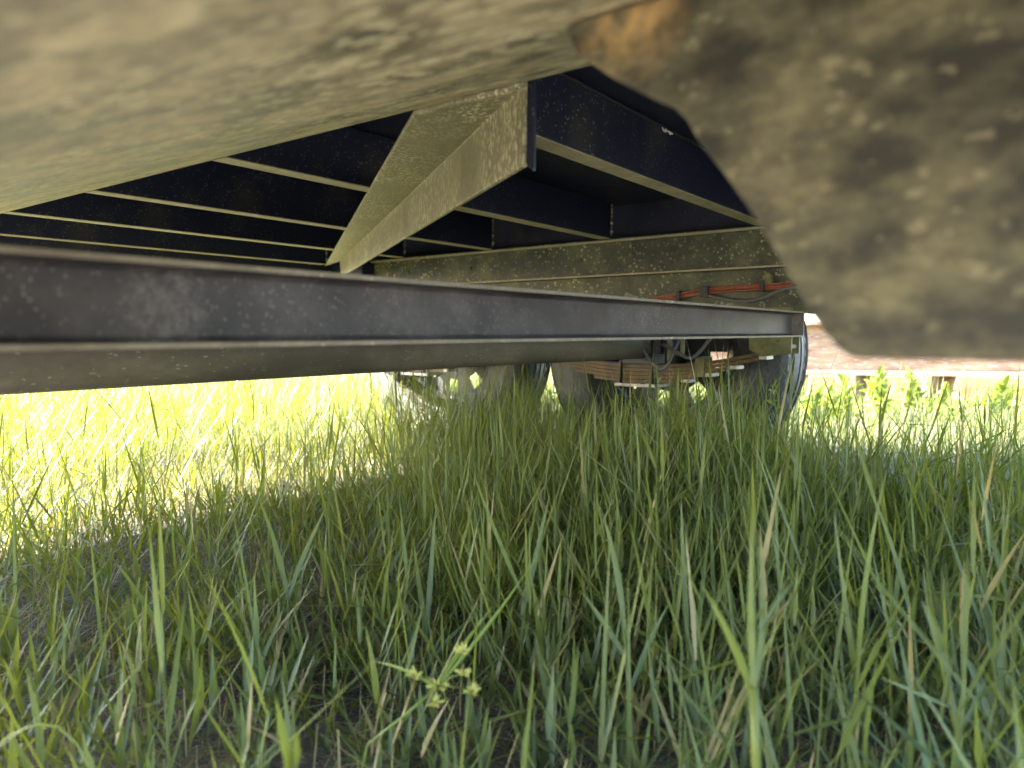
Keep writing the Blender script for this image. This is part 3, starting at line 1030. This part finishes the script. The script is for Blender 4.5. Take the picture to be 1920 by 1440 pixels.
shoot_thing("thick blurred pale grass shoot standing closest to the camera at lower right", .44, [(1418, 1440), (1412, 1290)],
            [([(1412, 1290), (1400, 1150), (1412, 955)], .0058, .95, .02), ([(1416, 1290), (1440, 1160), (1420, 990)], .0040, .45, .03),
             ([(1404, 1290), (1375, 1200), (1312, 1090)], .0060, 1.0, -.02), ([(1424, 1185), (1455, 1130), (1490, 1088)], .0028, .3, .03)], 0.0032, .98)
shoot_thing("bright shoot with two long thin leaves forming a narrow V at lower right", .58, [(1606, 1440), (1607, 1290)],
            [([(1607, 1290), (1585, 1150), (1563, 954)], .0046, .7, .03), ([(1607, 1290), (1608, 1090), (1663, 880)], .0055, .95, .02)], .0018, .9)
shoot_thing("feathery pale shoot leaning left at the lower right, beside a fallen blade", .55, [(1800, 1400), (1775, 1260)],
            [([(1775, 1260), (1760, 1190), (1728, 1125)], .0085, .6, .02), ([(1790, 1330), (1700, 1290), (1650, 1270)], .0035, .4, -.02), ([(1795, 1380), (1840, 1300), (1850, 1270)], .004, .4, .02)], .0022, .6)
shoot_thing("single upright blade near the right edge with a curved tip", .62, [(1880, 1440), (1877, 1340)],
            [([(1877, 1340), (1874, 1230), (1888, 1128)], .0055, .5, .02), ([(1877, 1350), (1840, 1260), (1800, 1220)], .004, .3, .03)], .0016, .5)
shoot_thing("long horizontal blade caught across the grass at right", .7, [(1905, 1300), (1890, 1125)],
            [([(1890, 1125), (1800, 1118), (1708, 1104)], .005, .8, .02), ([(1890, 1125), (1860, 1010), (1828, 893)], .005, .5, .05)], .0016, .6)
shoot_thing("tall blade crossing behind the narrow V shoot at right", .66, [(1720, 1260), (1712, 1180)],
            [([(1712, 1180), (1690, 1050), (1618, 885)], .0048, .6, .05)], .0016, .6)
shoot_thing("pair of blurred yellow green tips at the bottom edge left of centre", .40, [(548, 1460), (540, 1440)],
            [([(540, 1440), (530, 1380), (516, 1308)], .007, .95, .02), ([(552, 1440), (555, 1400), (556, 1372)], .006, .95, .02)], .003, .95)
shoot_thing("blue green shoot with forked leaves left of centre below the beam", .82, [(815, 1290), (800, 1190)],
            [([(800, 1190), (806, 1080), (818, 945)], .0066, .1, .03), ([(800, 1190), (785, 1100), (775, 1010)], .006, .1, -.02), ([(806, 1240), (850, 1180), (900, 1150)], .005, .15, .03)], .0016, .2)
shoot_thing("blue green shoot with broad leaves crossing left of the yellow sedge", .85, [(545, 1220), (540, 1120)],
            [([(540, 1120), (520, 1020), (480, 920)], .0065, .25, .03), ([(540, 1120), (570, 1030), (610, 955)], .006, .05, .03)], .0016, .2)
shoot_thing("pale straight blade rising in front of the sunlit grass at left", .75, [(312, 1290), (305, 1150)],
            [([(305, 1150), (302, 1060), (296, 915)], .0062, .85, .02), ([(308, 1200), (270, 1120), (205, 1040)], .005, .3, .03)], .0016, .6)
shoot_thing("upright green shoot at the centre with a slim reddish base", .78, [(968, 1320), (985, 1130)],
            [([(985, 1130), (1010, 1020), (1030, 930)], .006, .3, .03), ([(985, 1130), (930, 1010), (885, 880)], .0055, .7, .03)], .0017, .4)
shoot_thing("slim green shoot with one upright leaf, centre right", .62, [(1190, 1440), (1170, 1180)],
            [([(1170, 1180), (1160, 1050), (1125, 950)], .0055, .4, .03), ([(1180, 1300), (1215, 1200), (1255, 1130)], .005, .2, .03), ([(1175, 1240), (1130, 1160), (1090, 1110)], .005, .2, .02)], .0017, .4)
shoot_thing("tall needle-like shoot rising before the dark grass right of centre", .70, [(1300, 1420), (1290, 1220)],
            [([(1290, 1220), (1280, 1080), (1277, 930)], .0062, .55, .03), ([(1295, 1330), (1340, 1230), (1390, 1170)], .005, .2, .03)], .0017, .5)
# arched dry stem, lower left corner
def dry_stem():
    P = [ray_pt(*p, .50) for p in ((-30, 1420), (20, 1378), (70, 1357), (110, 1362), (145, 1395), (168, 1440), (176, 1480))]
    foot = ground_under(P[-1])
    t = empty("dry_stem", foot, "arched dry yellow stem bending over at the lower left corner", "grass stem")
    tint_obj("stem", [tint_tube(P + [foot], .0008, .9, .1, g0=.6)], M['weed'], t)
dry_stem()

# yellow sedge with clustered spikelets
def sedge():
    d = .56
    head = ray_pt(820, 1288, d)
    foot = ground_under(ray_pt(640, 1440, d * 1.0))
    t = empty("sedge", foot, "small sedge with pale yellow starry seed heads left of centre at the bottom", "sedge")
    P = [foot, ray_pt(690, 1395, d), ray_pt(760, 1340, d), head]
    tint_obj("stem", [tint_tube(P, .0011, .6)], M['weed'], t)
    for pix, w in (([(820, 1288), (850, 1230), (925, 1135)], .004), ([(820, 1288), (900, 1200), (1010, 1040)], .003), ([(818, 1290), (760, 1250), (700, 1240)], .003)):
        tint_obj("bract", [curve_blade([ray_pt(x, y, d + .03 * i) for i, (x, y) in enumerate(pix)], w, rnd=.2, g0=.5)], M['weed'], t)
    for hx, hy, n, s in ((820, 1288, 30, 36), (778, 1268, 24, 28), (868, 1222, 22, 26), (868, 1262, 22, 24), (884, 1296, 24, 28), (815, 1318, 20, 28)):
        c = ray_pt(hx, hy, d + rng.normal() * .006)
        if (hx, hy) != (820, 1288):
            tint_obj("ray_stalk", [tint_tube([head, head.lerp(c, .5) + Vector((0, 0, .002)), c], .0005, .7, 0, 5)], M['weed'], t)
        parts = []
        for k in range(n):
            a = rng.normal(size=3); a[2] = abs(a[2]) * .6 + a[2] * .4
            a = Vector(a / np.linalg.norm(a)) * (s / 1331 * d) * rng.uniform(.5, 1.0) * .8
            parts.append(curve_blade([c, c + a * .5, c + a], .0024, .3, rng.random(), .15 * rng.random(), .3, True, 4))
        tint_obj("spikelet_head", parts, M['seed'], t)
sedge()

# leafy weeds in the sun and by the wheel
def weed(label, depth, px, top_py, leaf_l, leaf_w, n, name="leafy_weed", group=None, spread=1.0, stems=1):
    tip = ray_pt(px, top_py, depth)
    foot = ground_under(tip + Vector((rng.normal() * .02, rng.normal() * .02, 0)))
    t = empty(name, foot, label, "weed", group)
    for q in range(stems):
        end = tip if q == 0 else foot.lerp(tip, rng.uniform(.5, .85)) + Vector((rng.normal() * .05, rng.normal() * .05, 0))
        P = [foot + Vector((0, .004 * q, 0)), foot.lerp(end, .5) + Vector((rng.normal() * .018, rng.normal() * .018, 0)), end]
        tint_obj("stem", [tint_tube(P, [.0022, .0018, .0008], .4, 0, 6)], M['weed'], t)
        m = n if q == 0 else int(n * .6)
        for k in range(m):
            s = .14 + .86 * (k + .5) / m
            b = P[0].lerp(P[1], s * 2) if s < .5 else P[1].lerp(P[2], s * 2 - 1)
            a = k * 2.4 + rng.normal() * .5
            el = .1 + .8 * s + rng.normal() * .25
            ll = leaf_l * (1.2 - .6 * s) * rng.uniform(.55, 1.35) * spread
            dirv = Vector((math.cos(a) * math.cos(el), math.sin(a) * math.cos(el), math.sin(el))) * ll
            tint_obj("leaf", [curve_blade([b, b + dirv * .55 + Vector((0, 0, ll * .15)), b + dirv - Vector((0, 0, ll * rng.uniform(-.05, .3)))], leaf_w * rng.uniform(.6, 1.2), .12, rng.random(), 0, .6, True, 5)], M['weed'], t)
    return t
W = [
    ("tall yellow green weed in the sun right of the near tyre", 3.1, 1580, 704, .075, .021, 34),
    ("bright weed with raised leaves before the girder, second right of the tyre", 3.2, 1648, 700, .075, .021, 34),
    ("bushy bright weed before the middle timber block", 3.3, 1705, 698, .075, .021, 34),
    ("low bright weed in the sun between the tyre and the tall weeds", 2.9, 1535, 732, .075, .021, 34),
    ("small bright weed in front of the wide timber block", 3.2, 1775, 722, .075, .021, 34),
    ("sunlit weed near the right edge under the girder", 3.3, 1880, 716, .075, .021, 34),
    ("pale sunlit weed seen between the two wheels, left one", 2.6, 1045, 712, .05, .013, 14),
    ("pale sunlit weed seen between the two wheels, right one", 2.6, 1078, 724, .05, .013, 14),
]
for lab, dep, px, py, ll, lw, n in W:
    weed(lab, dep, px, py + rng.integers(-6, 10), ll * rng.uniform(.8, 1.35), lw * rng.uniform(.6, 1.3), int(n * rng.uniform(.6, 1.0)), group="leafy weeds in the sun", stems=3)
W2 = [
    ("feathery green weed tip standing before the leaf spring", 1.45, 1234, 696, .028, .005, 26),
    ("feathery dark weed right of the leaf spring end", 1.5, 1262, 728, .026, .005, 22),
    ("feathery weed below the pale spring leaf ends", 1.5, 1310, 736, .026, .005, 22),
    ("feathery weed at the foot of the near tyre", 1.55, 1448, 722, .03, .006, 24),
    ("feathery weed between spring and tyre", 1.5, 1375, 744, .026, .005, 22),
    ("feathery weed just left of the axle end", 1.5, 1190, 748, .026, .005, 22),
]
for lab, dep, px, py, ll, lw, n in W2:
    weed(lab, dep, px, py, ll, lw, n, name="feathery_weed", group="feathery weeds under the trailer")
